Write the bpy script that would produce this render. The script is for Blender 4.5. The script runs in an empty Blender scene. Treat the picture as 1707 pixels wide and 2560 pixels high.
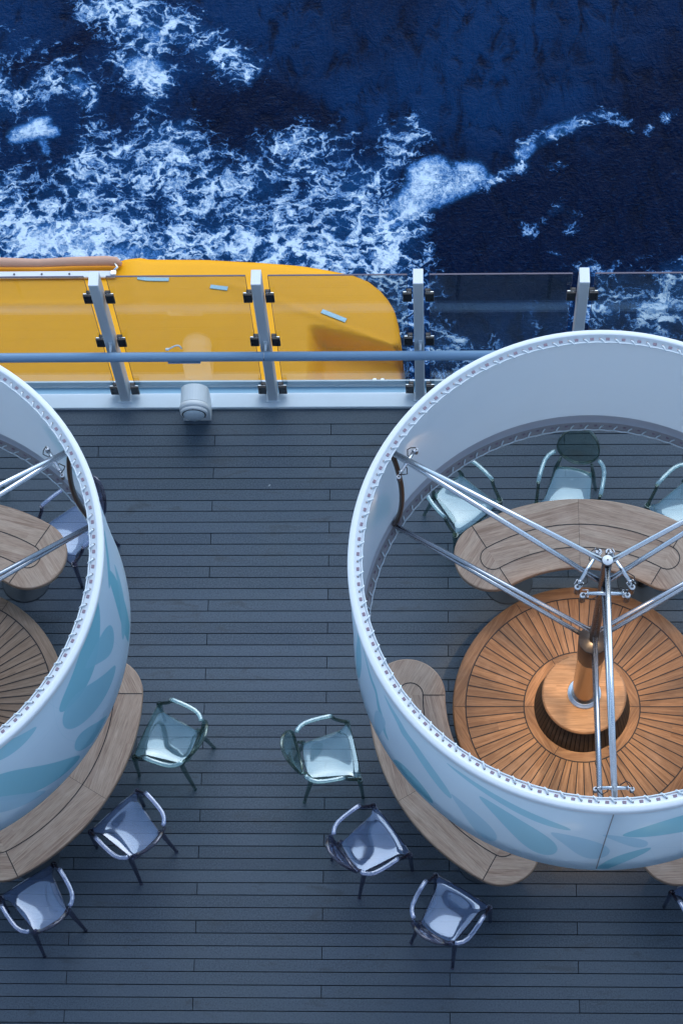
import bpy, math, random
from mathutils import Vector, Matrix
random.seed(7)
PI = math.pi
sc = bpy.context.scene
COL = sc.collection
R = math.radians
def V(*a): return Vector(a)
def pol(cx, cy, r, az, z=0.0):
    a = R(az); return (cx + r*math.cos(a), cy + r*math.sin(a), z)

# ------------------------------------------------------------------ mesh builder
class MB:
    def __init__(s): s.v=[]; s.f=[]; s.m=[]; s.uv=[]; s.sm=[]
    def face(s, idx, mat=0, uv=None, smooth=False):
        s.f.append(tuple(idx)); s.m.append(mat); s.uv.append(uv); s.sm.append(smooth)
    def add(s, pts):
        n=len(s.v); s.v += [tuple(p) for p in pts]; return n
    def poly(s, pts, mat=0, uvf=None, smooth=False):
        n=s.add(pts); s.face(range(n,n+len(pts)), mat, [uvf(p) for p in pts] if uvf else None, smooth)
    def box(s, c, d, mat=0, rz=0.0, bev=0.0):
        cx,cy,cz=c; dx,dy,dz=[q/2 for q in d]; cr,sr=math.cos(rz),math.sin(rz)
        b=min(bev,dx*.9,dy*.9,dz*.9)
        def P(x,y,z): return (cx+cr*x-sr*y, cy+sr*x+cr*y, cz+z)
        if b<=0:
            n=s.add([P(x,y,z) for z in (-dz,dz) for x,y in ((-dx,-dy),(dx,-dy),(dx,dy),(-dx,dy))])
            for q in ((3,2,1,0),(4,5,6,7),(0,1,5,4),(1,2,6,5),(2,3,7,6),(3,0,4,7)): s.face([n+i for i in q],mat)
            return
        def ring(x,y,z,c): return [P(*t) for t in ((-x+c,-y,z),(x-c,-y,z),(x,-y+c,z),(x,y-c,z),(x-c,y,z),(-x+c,y,z),(-x,y-c,z),(-x,-y+c,z))]
        rs=[ring(dx-b,dy-b,-dz,b*.4),ring(dx,dy,-dz+b,b),ring(dx,dy,dz-b,b),ring(dx-b,dy-b,dz,b*.4)]
        n=s.add([p for r in rs for p in r])
        for k in range(3):
            for i in range(8):
                j=(i+1)%8; s.face((n+k*8+i,n+k*8+j,n+k*8+8+j,n+k*8+8+i),mat)
        s.face([n+7-i for i in range(8)],mat); s.face([n+24+i for i in range(8)],mat)
    def rings(s, rs, mat=0, closed_end=True, loop=False, smooth=True):
        k=len(rs[0]); n=s.add([p for r in rs for p in r]); m=len(rs)
        for a in range(m if loop else m-1):
            b=(a+1)%m
            for i in range(k):
                j=(i+1)%k; s.face((n+a*k+i,n+a*k+j,n+b*k+j,n+b*k+i),mat,None,smooth)
        if closed_end and not loop:
            s.face([n+k-1-i for i in range(k)],mat); s.face([n+(m-1)*k+i for i in range(k)],mat)
    def tube(s, pts, r, seg=8, mat=0, loop=False, smooth=True):
        pts=[Vector(p) for p in pts]; m=len(pts)
        if not isinstance(r,(list,tuple)): r=[r]*m
        rs=[]; prev=None
        for i,p in enumerate(pts):
            a=pts[(i-1)%m] if (loop or i>0) else p; b=pts[(i+1)%m] if (loop or i<m-1) else p
            t=(b-a).normalized()
            if prev is None:
                prev=Vector((0,0,1)) if abs(t.z)<.9 else Vector((1,0,0))
            u=(prev-t*prev.dot(t)).normalized(); w=t.cross(u); prev=u
            rs.append([p+(u*math.cos(q)+w*math.sin(q))*r[i] for q in [2*PI*j/seg for j in range(seg)]])
        s.rings(rs,mat,True,loop,smooth)
    def sweep(s, pts, wh, up=(0,0,1), mat=0, loop=False, smooth=True):
        """rounded rectangular section: w across (side), h along up"""
        pts=[Vector(p) for p in pts]; m=len(pts); rs=[]; up=Vector(up)
        for i,p in enumerate(pts):
            a=pts[(i-1)%m] if (loop or i>0) else p; b=pts[(i+1)%m] if (loop or i<m-1) else p
            t=(b-a).normalized(); w_,h_=wh[i] if isinstance(wh,list) else wh
            sd=t.cross(up)
            if sd.length<1e-3: sd=t.cross(Vector((0,1,0)))
            sd.normalize(); u=sd.cross(t)
            c=min(w_,h_)*.28
            q=[(-w_/2+c,-h_/2),(w_/2-c,-h_/2),(w_/2,-h_/2+c),(w_/2,h_/2-c),(w_/2-c,h_/2),(-w_/2+c,h_/2),(-w_/2,h_/2-c),(-w_/2,-h_/2+c)]
            rs.append([p+sd*x+u*y for x,y in q])
        s.rings(rs,mat,True,loop,smooth)
    def lathe(s, prof, c=(0,0,0), seg=48, mat=0, a0=0, a1=360, smooth=True, uvf=None, cap=False):
        full=abs(a1-a0)>=359.9; n0=len(s.v); na=seg if full else seg+1
        for r,z in prof:
            for i in range(na):
                a=R(a0+(a1-a0)*i/seg); s.v.append((c[0]+r*math.cos(a),c[1]+r*math.sin(a),c[2]+z))
        for k in range(len(prof)-1):
            mm=mat[k] if isinstance(mat,(list,tuple)) else mat
            for i in range(seg):
                j=(i+1)%na if full else i+1
                q=(n0+k*na+i,n0+k*na+j,n0+(k+1)*na+j,n0+(k+1)*na+i)
                uv=None
                if uvf:
                    uv=[uvf(i,k),uvf(i+1,k),uvf(i+1,k+1),uvf(i,k+1)]
                s.face(q,mm,uv,smooth)
        if cap:
            s.face([n0+(len(prof)-1)*na+i for i in range(seg)],mat if not isinstance(mat,(list,tuple)) else mat[-1])
    def ribbon(s, pts, w, mat=0, loop=False):
        pts=[Vector(p) for p in pts]; m=len(pts); L=[];Rr=[]
        for i,p in enumerate(pts):
            a=pts[(i-1)%m] if (loop or i>0) else p; b=pts[(i+1)%m] if (loop or i<m-1) else p
            t=(b-a).normalized(); n=Vector((-t.y,t.x,0)).normalized()*w/2; L.append(p+n);Rr.append(p-n)
        n=s.add(L+Rr)
        for i in range(m if loop else m-1):
            j=(i+1)%m; s.face((n+m+i,n+m+j,n+j,n+i),mat)
    def build(s, name, mats, parent=None, loc=(0,0,0), rz=0.0):
        me=bpy.data.meshes.new(name); me.from_pydata(s.v,[],s.f)
        if not isinstance(mats,(list,tuple)): mats=[mats]
        for m in mats: me.materials.append(m)
        me.polygons.foreach_set('material_index',s.m); me.polygons.foreach_set('use_smooth',s.sm)
        if any(u is not None for u in s.uv):
            l=me.uv_layers.new(name='grain'); k=0
            for f,u in zip(s.f,s.uv):
                for i in range(len(f)):
                    l.data[k].uv = u[i] if u is not None else (s.v[f[i]][0]*1.0, s.v[f[i]][2]+s.v[f[i]][1]); k+=1
        me.update()
        o=bpy.data.objects.new(name,me); COL.objects.link(o); o.location=loc; o.rotation_euler=(0,0,rz)
        if parent: o.parent=parent
        return o
def tag(o,label=None,cat=None,group=None,kind=None):
    if label: o['label']=label
    if cat: o['category']=cat
    if group: o['group']=group
    if kind: o['kind']=kind
    return o
def thing(name,label,cat,loc=(0,0,0),rz=0.0,group=None):
    o=bpy.data.objects.new(name,None); COL.objects.link(o); o.location=loc; o.rotation_euler=(0,0,rz); o.empty_display_size=.1
    return tag(o,label,cat,group)
def copy_tree(o,parent=None):
    c=o.copy(); COL.objects.link(c); c.parent=parent
    for ch in list(o.children): copy_tree(ch,c)
    return c

# ------------------------------------------------------------------ materials
def mat(name):
    m=bpy.data.materials.new(name); m.use_nodes=True; nt=m.node_tree
    for n in list(nt.nodes): nt.nodes.remove(n)
    out=nt.nodes.new('ShaderNodeOutputMaterial'); return m,nt,out
class G:
    def __init__(s,nt): s.nt=nt
    def n(s,t,**k):
        x=s.nt.nodes.new(t)
        for a,b in k.items(): setattr(x,a,b)
        return x
    def l(s,a,b): s.nt.links.new(a,b)
    def put(s,sock,v):
        if hasattr(v,'is_output') or isinstance(v,bpy.types.NodeSocket): s.l(v,sock)
        elif v is not None: sock.default_value=v
    def math(s,op,a,b=None,c=None,clamp=False):
        x=s.n('ShaderNodeMath',operation=op,use_clamp=clamp); s.put(x.inputs[0],a)
        if b is not None: s.put(x.inputs[1],b)
        if c is not None: s.put(x.inputs[2],c)
        return x.outputs[0]
    def smooth(s,x,a,b):
        m=s.n('ShaderNodeMapRange',interpolation_type='SMOOTHSTEP'); s.put(m.inputs['Value'],x); s.put(m.inputs['From Min'],a); s.put(m.inputs['From Max'],b); return m.outputs[0]
    def lin(s,x,a,b,c=0.,d=1.):
        m=s.n('ShaderNodeMapRange'); s.put(m.inputs['Value'],x)
        for k,v in zip(('From Min','From Max','To Min','To Max'),(a,b,c,d)): s.put(m.inputs[k],v)
        return m.outputs[0]
    def mix(s,f,a,b,mode='MIX'):
        x=s.n('ShaderNodeMix',data_type='RGBA',blend_type=mode); s.put(x.inputs[0],f); 
        s.put(x.inputs[6],a if not isinstance(a,tuple) else (*a,1)[:4]); s.put(x.inputs[7],b if not isinstance(b,tuple) else (*b,1)[:4]); return x.outputs[2]
    def noise(s,vec,scale,detail=3,rough=.55,dist=0.,color=False,dims='3D'):
        x=s.n('ShaderNodeTexNoise',noise_dimensions=dims); 
        if vec is not None: s.l(vec,x.inputs['Vector'])
        s.put(x.inputs['Scale'],scale); x.inputs['Detail'].default_value=detail; x.inputs['Roughness'].default_value=rough; x.inputs['Distortion'].default_value=dist
        return x.outputs['Color' if color else 'Fac']
    def scale(s,vec,v):
        x=s.n('ShaderNodeVectorMath',operation='MULTIPLY'); s.l(vec,x.inputs[0]); x.inputs[1].default_value=v; return x.outputs[0]
    def vadd(s,a,b):
        x=s.n('ShaderNodeVectorMath',operation='ADD'); s.put(x.inputs[0],a); s.put(x.inputs[1],b); return x.outputs[0]
    def bump(s,h,strength,dist):
        b=s.n('ShaderNodeBump'); b.inputs['Strength'].default_value=strength; b.inputs['Distance'].default_value=dist; s.l(h,b.inputs['Height']); return b.outputs[0]
    def bsdf(s,col,rough=.5,metal=0.,spec=.5,normal=None,**k):
        b=s.n('ShaderNodeBsdfPrincipled'); s.put(b.inputs['Base Color'],(*col,1) if isinstance(col,tuple) and len(col)==3 else col)
        s.put(b.inputs['Roughness'],rough); b.inputs['Metallic'].default_value=metal; b.inputs['Specular IOR Level'].default_value=spec
        if normal is not None: s.l(normal,b.inputs['Normal'])
        for a,v in k.items(): s.put(b.inputs[a],v)
        return b
def simple(name,col,rough=.5,metal=0.,spec=.5,var=.12,vs=6.,bump=0.,bs=200.):
    m,nt,out=mat(name); g=G(nt); tc=g.n('ShaderNodeTexCoord').outputs['Object']
    f=g.noise(tc,vs,4,.6); f2=g.noise(tc,vs*14,2,.6)
    c=g.mix(g.math('ADD',g.math('MULTIPLY',f,.7),g.math('MULTIPLY',f2,.3)),tuple(q*(1-var) for q in col),tuple(min(1,q*(1+var)) for q in col))
    nm=g.bump(g.noise(tc,bs,2),bump,.001) if bump else None
    b=g.bsdf(c,g.lin(f2,.3,.7,max(rough-.06,.02),rough+.06),metal,spec,nm); g.l(b.outputs[0],out.inputs[0]); return m

M={}
M['white']=simple('white_paint',(.70,.74,.79),.42,var=.05)
M['white_pvc']=simple('white_pvc_fabric',(.74,.80,.86),.5,var=.05,vs=9)
M['white_cap']=simple('white_ring_paint',(.72,.76,.82),.3,var=.04)
M['coaming']=simple('coaming_paint',(.66,.76,.85),.4,var=.08,vs=3)
M['gutter']=simple('gutter_paint',(.25,.44,.58),.4,var=.14,vs=5)
M['post']=simple('post_paint',(.56,.62,.69),.38,var=.06)
M['rail']=simple('rail_blue_paint',(.22,.37,.58),.35,var=.06)
M['black']=simple('black_anodised_metal',(.012,.013,.018),.35,var=.2)
M['caulk']=simple('black_caulk',(.006,.007,.012),.7,var=.2)
M['cable']=simple('black_cable_rubber',(.01,.01,.014),.5)
M['steel']=simple('brushed_steel',(.72,.75,.80),.24,1.0,var=.08,vs=20,bump=.03,bs=120)
M['steel_dark']=simple('dark_steel',(.16,.15,.16),.3,1.0,var=.15,vs=12)
M['brown_tube']=simple('steel_tube_brown_reflection',(.075,.045,.03),.35,.3,var=.15)  # steel strut; the brown it reflects is put into its base colour
M['slot']=simple('brown_frame_behind_slots',(.24,.18,.23),.6,var=.3)
M['cord']=simple('white_cord',(.66,.74,.80),.7,var=.1,vs=60)
M['inner0']=simple('grey_lining_fabric',(.42,.46,.52),.85,var=.04,vs=2.5,bump=.15,bs=500)
M['cuff']=simple('grey_cuff_fabric',(.50,.54,.62),.8,var=.05,vs=6)
M['cuff2']=simple('taupe_cuff_fabric',(.30,.29,.31),.8,var=.08,vs=6)
M['lamp_body']=simple('light_housing_paint',(.72,.78,.84),.38,var=.05)
M['lens']=simple('frosted_lens',(.48,.56,.64),.25,var=.06)
M['tarp']=simple('faded_tarp',(.56,.33,.24),.75,var=.16,vs=7,bump=.4,bs=60)
M['tape']=simple('reflective_tape',(.30,.55,.72),.3,var=.08,vs=20)
M['dark_under']=simple('deck_underlay',(.008,.010,.016),.9)
M['hull']=simple('ship_hull_paint',(.55,.58,.62),.5,var=.05,vs=1)
M['facade']=simple('superstructure_paint',(.46,.52,.60),.5,var=.05,vs=.6)
M['base_plate']=simple('powder_coated_base',(.038,.054,.074),.8,var=.2)

def m_boat():
    m,nt,out=mat('orange_fibreglass'); g=G(nt); tc=g.n('ShaderNodeTexCoord').outputs['Object']
    f=g.noise(tc,1.3,4,.6); s=g.noise(g.scale(tc,(5,.6,1)),2,4,.7); sp=g.noise(tc,70,2,.6)
    c=g.mix(f,(.80,.35,.004),(.92,.43,.008)); c=g.mix(g.smooth(s,.6,.8),c,(.85,.42,.03)); c=g.mix(g.math('MULTIPLY',g.smooth(sp,.5,.75),.25),c,(.6,.28,.02))
    b=g.bsdf(c,.5,0,.18,g.bump(f,.15,.02)); g.l(b.outputs[0],out.inputs[0]); return m
M['boat']=m_boat()

def m_wood(name,c1,c2,c3,rough=.5,strip=.052,contrast=1.0):
    m,nt,out=mat(name); g=G(nt); uv=g.n('ShaderNodeUVMap',uv_map='grain').outputs[0]
    sp=g.n('ShaderNodeSeparateXYZ'); g.l(uv,sp.inputs[0]); u,v=sp.outputs[0],sp.outputs[1]
    row=g.math('FLOOR',g.math('DIVIDE',v,strip))
    sh=g.math('MULTIPLY',g.math('FRACT',g.math('MULTIPLY',row,.3819)),3.1)
    colm=g.math('FLOOR',g.math('DIVIDE',g.math('ADD',u,sh),1.7))
    cmb=g.n('ShaderNodeCombineXYZ'); g.l(row,cmb.inputs[0]); g.l(colm,cmb.inputs[1])
    wn=g.n('ShaderNodeTexWhiteNoise',noise_dimensions='2D'); g.l(cmb.outputs[0],wn.inputs['Vector']); rnd=wn.outputs['Value']
    gv=g.n('ShaderNodeCombineXYZ'); g.l(g.math('MULTIPLY',u,2.2),gv.inputs[0]); g.l(g.math('MULTIPLY',v,46.0),gv.inputs[1]); g.l(g.math('MULTIPLY',rnd,19.),gv.inputs[2])
    gr=g.noise(gv.outputs[0],1.,5,.65,.8)
    gv2=g.n('ShaderNodeCombineXYZ'); g.l(g.math('MULTIPLY',u,9.0),gv2.inputs[0]); g.l(g.math('MULTIPLY',v,210.0),gv2.inputs[1])
    fine=g.noise(gv2.outputs[0],1.,3,.6)
    tc=g.n('ShaderNodeTexCoord').outputs['Object']; wear=g.noise(tc,3.2,4,.6)
    c=g.mix(g.smooth(gr,.3,.72),c1,c2)
    c=g.mix(g.math('MULTIPLY',rnd,.55*contrast),c,c3)
    c=g.mix(g.math('MULTIPLY',g.smooth(fine,.42,.66),.45),c,tuple(q*.5 for q in c1))
    c=g.mix(g.math('MULTIPLY',g.smooth(wear,.5,.75),.25),c,tuple((q+.14)*.9 for q in c2))
    b=g.bsdf(c,g.lin(gr,.3,.7,rough+.1,rough-.08),0,.4,g.bump(fine,.25,.001)); g.l(b.outputs[0],out.inputs[0]); return m
M['teak_table']=m_wood('weathered_teak',(.235,.150,.108),(.42,.305,.232),(.47,.37,.29),.5)
M['teak_bench']=m_wood('lamp_warmed_teak',(.185,.088,.038),(.35,.19,.09),(.085,.058,.042),.5,strip=9.,contrast=.8)  # bench teak with some warm lamplight put into its orange base colour
M['teak_dark']=m_wood('dark_stained_teak',(.05,.034,.022),(.085,.06,.038),(.06,.045,.03),.6,strip=9.)
M['teak_disc']=m_wood('oiled_teak_planks',(.17,.095,.05),(.31,.19,.11),(.22,.15,.095),.5,strip=.055)

def m_deck():
    m,nt,out=mat('grey_synthetic_deck'); g=G(nt); tc=g.n('ShaderNodeTexCoord').outputs['Object']
    a=g.n('ShaderNodeAttribute',attribute_name='tone'); 
    f=g.noise(tc,1.1,5,.6); sp=g.math('ADD',g.math('MULTIPLY',g.noise(tc,75,2,.7),.6),g.math('MULTIPLY',g.noise(tc,190,2,.7),.4)); st=g.noise(g.scale(tc,(1.,2.6,1)),2.6,5,.65,.6); s3=g.noise(g.scale(tc,(4,30,1)),1.5,3,.6)
    c=g.mix(a.outputs['Fac'],(.038,.061,.094),(.072,.104,.148))
    c=g.mix(g.math('MULTIPLY',g.smooth(f,.35,.7),.5),c,(.056,.084,.110))
    c=g.mix(g.math('MULTIPLY',g.smooth(sp,.40,.66),.55),c,(.115,.150,.19)); c=g.mix(g.math('MULTIPLY',g.smooth(sp,.52,.36),.35),c,(.03,.045,.065))
    c=g.mix(g.math('MULTIPLY',g.smooth(s3,.5,.8),.25),c,(.05,.075,.10))
    c=g.mix(g.math('MULTIPLY',g.smooth(st,.56,.72),.6),c,(.040,.052,.064))
    # bird droppings / salt specks
    vo=g.n('ShaderNodeTexVoronoi',feature='F1'); g.l(g.vadd(tc,g.scale(g.noise(tc,9,2,.5,0,True),(.1,.1,0))),vo.inputs['Vector']); vo.inputs['Scale'].default_value=1.15
    sn=g.math('LESS_THAN',vo.outputs['Distance'],g.math('MULTIPLY',g.noise(tc,1.7,0),.028))
    c=g.mix(g.math('MULTIPLY',sn,.5),c,(.38,.43,.46))
    b=g.bsdf(c,g.lin(st,.3,.7,.62,.5),0,.35,g.bump(sp,.35,.0015)); g.l(b.outputs[0],out.inputs[0]); return m
M['deck']=m_deck()

def m_glass():
    m,nt,out=mat('tinted_windscreen_glass'); g=G(nt)
    tc=g.n('ShaderNodeTexCoord').outputs['Object']; dirt=g.noise(g.scale(tc,(2,2,6)),1.5,4,.7)
    t=g.n('ShaderNodeBsdfTransparent'); t.inputs[0].default_value=(.90,.915,.90,1)
    gl=g.n('ShaderNodeBsdfGlossy'); gl.inputs['Roughness'].default_value=.02; gl.inputs[0].default_value=(.9,.95,1,1)
    df=g.n('ShaderNodeBsdfDiffuse'); df.inputs[0].default_value=(.5,.6,.65,1)
    lw=g.n('ShaderNodeLayerWeight'); f=g.math('ADD',.035,g.math('MULTIPLY',g.math('POWER',lw.outputs['Facing'],4.),.9))
    mx=g.n('ShaderNodeMixShader'); g.l(f,mx.inputs[0]); g.l(t.outputs[0],mx.inputs[1]); g.l(gl.outputs[0],mx.inputs[2])
    m2=g.n('ShaderNodeMixShader'); g.l(g.lin(dirt,.35,.8,.0,.015),m2.inputs[0]); g.l(mx.outputs[0],m2.inputs[1]); g.l(df.outputs[0],m2.inputs[2])
    g.l(m2.outputs[0],out.inputs[0]); return m
M['glass']=m_glass()
M['glass_edge']=simple('glass_edge',(.06,.05,.10),.2)

def m_poly(name,tint,gloss,base,rough=.06,haze=.05,hcol=(.5,.6,.72)):
    m,nt,out=mat(name); g=G(nt)
    tc=g.n('ShaderNodeTexCoord').outputs['Object']; sm=g.noise(tc,9,4,.65); rip=g.noise(tc,4.5,1,.4)
    nm=g.bump(rip,.10,.03)
    t=g.n('ShaderNodeBsdfTransparent'); t.inputs[0].default_value=(*tint,1)
    gl=g.n('ShaderNodeBsdfGlossy'); gl.inputs['Roughness'].default_value=rough; gl.inputs[0].default_value=(*gloss,1); g.l(nm,gl.inputs['Normal'])
    df=g.n('ShaderNodeBsdfDiffuse'); df.inputs[0].default_value=(*hcol,1)
    lw=g.n('ShaderNodeLayerWeight'); g.l(nm,lw.inputs['Normal'])
    f=g.math('ADD',g.math('ADD',.045,g.math('MULTIPLY',g.math('POWER',lw.outputs['Facing'],4.),.9)),base,clamp=True)
    mx=g.n('ShaderNodeMixShader'); g.l(f,mx.inputs[0]); g.l(t.outputs[0],mx.inputs[1]); g.l(gl.outputs[0],mx.inputs[2])
    m2=g.n('ShaderNodeMixShader'); g.l(g.lin(sm,.3,.8,haze*.6,haze*1.5),m2.inputs[0]); g.l(mx.outputs[0],m2.inputs[1]); g.l(df.outputs[0],m2.inputs[2])
    g.l(m2.outputs[0],out.inputs[0]); return m
M['pg']=m_poly('green_tinted_polycarbonate',(.47,.55,.50),(.80,.97,1.),.05,.06,.05,(.2,.26,.24))
M['pg_arm']=m_poly('green_tinted_arm_sky_haze',(.62,.74,.72),(.80,.97,1.),.18,.08,.22,(.36,.60,.72))  # pale blue haze colour stands in for sky reflected on the arm tops
M['pg_seat']=m_poly('green_tinted_seat_sky_haze',(.68,.84,.82),(.74,.93,1.),.16,.06,.15,(.28,.58,.74))  # blue haze paints the sky reflection into the seat colour
M['pv']=m_poly('smoke_tinted_polycarbonate',(.40,.37,.45),(.80,.86,1.),.05,.06,.05,(.2,.19,.26))
M['pv_arm']=m_poly('smoke_tinted_arm_sky_haze',(.60,.60,.72),(.80,.88,1.),.18,.08,.22,(.34,.46,.76))  # arm tops again brightened by a painted sky-blue haze
M['pv_seat']=m_poly('smoke_tinted_seat_sky_haze',(.68,.70,.82),(.70,.82,1.),.16,.06,.15,(.30,.48,.92))  # sky reflection on the smoke seat also painted as blue haze

def m_fabric(name,leaves):
    """printed canopy cloth; pattern laid out along the cloth: s = azimuth (deg), z"""
    m,nt,out=mat(name); g=G(nt); uv=g.n('ShaderNodeUVMap',uv_map='grain').outputs[0]
    sp=g.n('ShaderNodeSeparateXYZ'); g.l(uv,sp.inputs[0]); S,Z=sp.outputs[0],sp.outputs[1]
    tc=g.n('ShaderNodeTexCoord').outputs['Object']
    base=g.mix(g.noise(tc,3,4,.6),(.68,.84,.95),(.74,.89,.98)); col=base
    for (a0,z0),(a1,z1),w,dark in leaves:
        k=R(1)*1.74; x0,x1=a0*k,a1*k
        if abs(x1-x0)>5: x1+= 2*PI*1.74*(1 if x1<x0 else -1)
        w=w*1.3; L=math.hypot(x1-x0,z1-z0)*1.04; ux,uz=(x1-x0)/L,(z1-z0)/L; mx_,mz=(x0+x1)/2,(z0+z1)/2
        best=None
        for off in (0,):
            dx=g.math('SUBTRACT',S,mx_); dz=g.math('SUBTRACT',Z,mz)
            dx=g.math('WRAP',dx,PI*1.74,-PI*1.74)
            p=g.math('ADD',g.math('MULTIPLY',dx,ux/(L/2)),g.math('MULTIPLY',dz,uz/(L/2)))
            q=g.math('SUBTRACT',g.math('MULTIPLY',dz,ux),g.math('MULTIPLY',dx,uz))
            pc=g.math('ADD',p,.18)
            q=g.math('ADD',q,g.math('MULTIPLY',g.math('MULTIPLY',p,p),w*.25))
            lim=g.math('MULTIPLY',g.math('POWER',g.math('MAXIMUM',g.math('SUBTRACT',1.0,g.math('MULTIPLY',p,p)),0.),.50),w/2)
            lim=g.math('MULTIPLY',lim,g.math('ADD',1.0,g.math('MULTIPLY',p,.3)))
            msk=g.smooth(g.math('SUBTRACT',lim,g.math('ABSOLUTE',q)),-.004,.006)
        c={2:(.17,.58,.70),1:(.26,.63,.76),0:(.40,.68,.83)}[dark]
        col=g.mix(g.math('MULTIPLY',msk,.92),col,c)
    nm=g.bump(g.noise(tc,260,2,.5),.12,.001)
    b=g.bsdf(col,.7,0,.25,nm)
    tr=g.n('ShaderNodeBsdfTranslucent'); g.l(g.mix(.45,col,(.66,.80,.90)),tr.inputs[0])
    mx=g.n('ShaderNodeMixShader'); mx.inputs[0].default_value=.50; g.l(b.outputs[0],mx.inputs[1]); g.l(tr.outputs[0],mx.inputs[2]); g.l(mx.outputs[0],out.inputs[0]); return m
LEAF_R=[((197,3.40),(192,2.2),.10,1),((201,3.38),(212,2.5),.07,2),((213.3,2.14),(226,2.30),.22,2),((212.6,3.34),(233,2.68),.13,1),((233,3.36),(260.6,3.02),.10,1),((243,3.08),(258.5,2.38),.22,1),((235,2.75),(244.5,2.22),.15,0),((259.6,2.88),(270,2.42),.19,0),((269.7,2.95),(279,2.64),.10,0),((274.5,3.06),(300,2.92),.34,2),((268.1,2.08),(278.4,2.56),.10,2),((205,2.12),(209,2.8),.10,0),
        ((310,2.4),(322,3.1),.3,1),((340,3.2),(350,2.4),.2,2),((5,2.6),(20,3.1),.25,1),((40,3.2),(52,2.5),.2,2),((150,2.5),(163,3.1),.2,2)]
LEAF_L=[((2,3.2),(0.5,2.1),.16,2),((351.5,3.50),(330.5,3.0),.32,2),((344.3,2.36),(326.4,2.98),.26,1),((322.7,2.15),(302.3,2.98),.25,2),((312.7,2.20),(300.1,2.70),.14,0),((318.4,3.25),(306.7,3.44),.16,1),((337,2.05),(326,2.42),.15,1),((10.5,3.40),(359.0,3.12),.10,2),((8.7,2.78),(357.5,2.31),.16,1),((340,3.2),(352,2.7),.18,1),
        ((290,2.4),(280,3.1),.3,1),((260,3.2),(250,2.4),.2,2),((225,2.6),(210,3.1),.25,1),((180,3.2),(170,2.5),.2,2),((30,2.5),(43,3.1),.2,2)]
M['fabric_r']=m_fabric('leaf_printed_cloth',LEAF_R)
M['fabric_l']=m_fabric('leaf_printed_cloth_second',LEAF_L)

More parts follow.
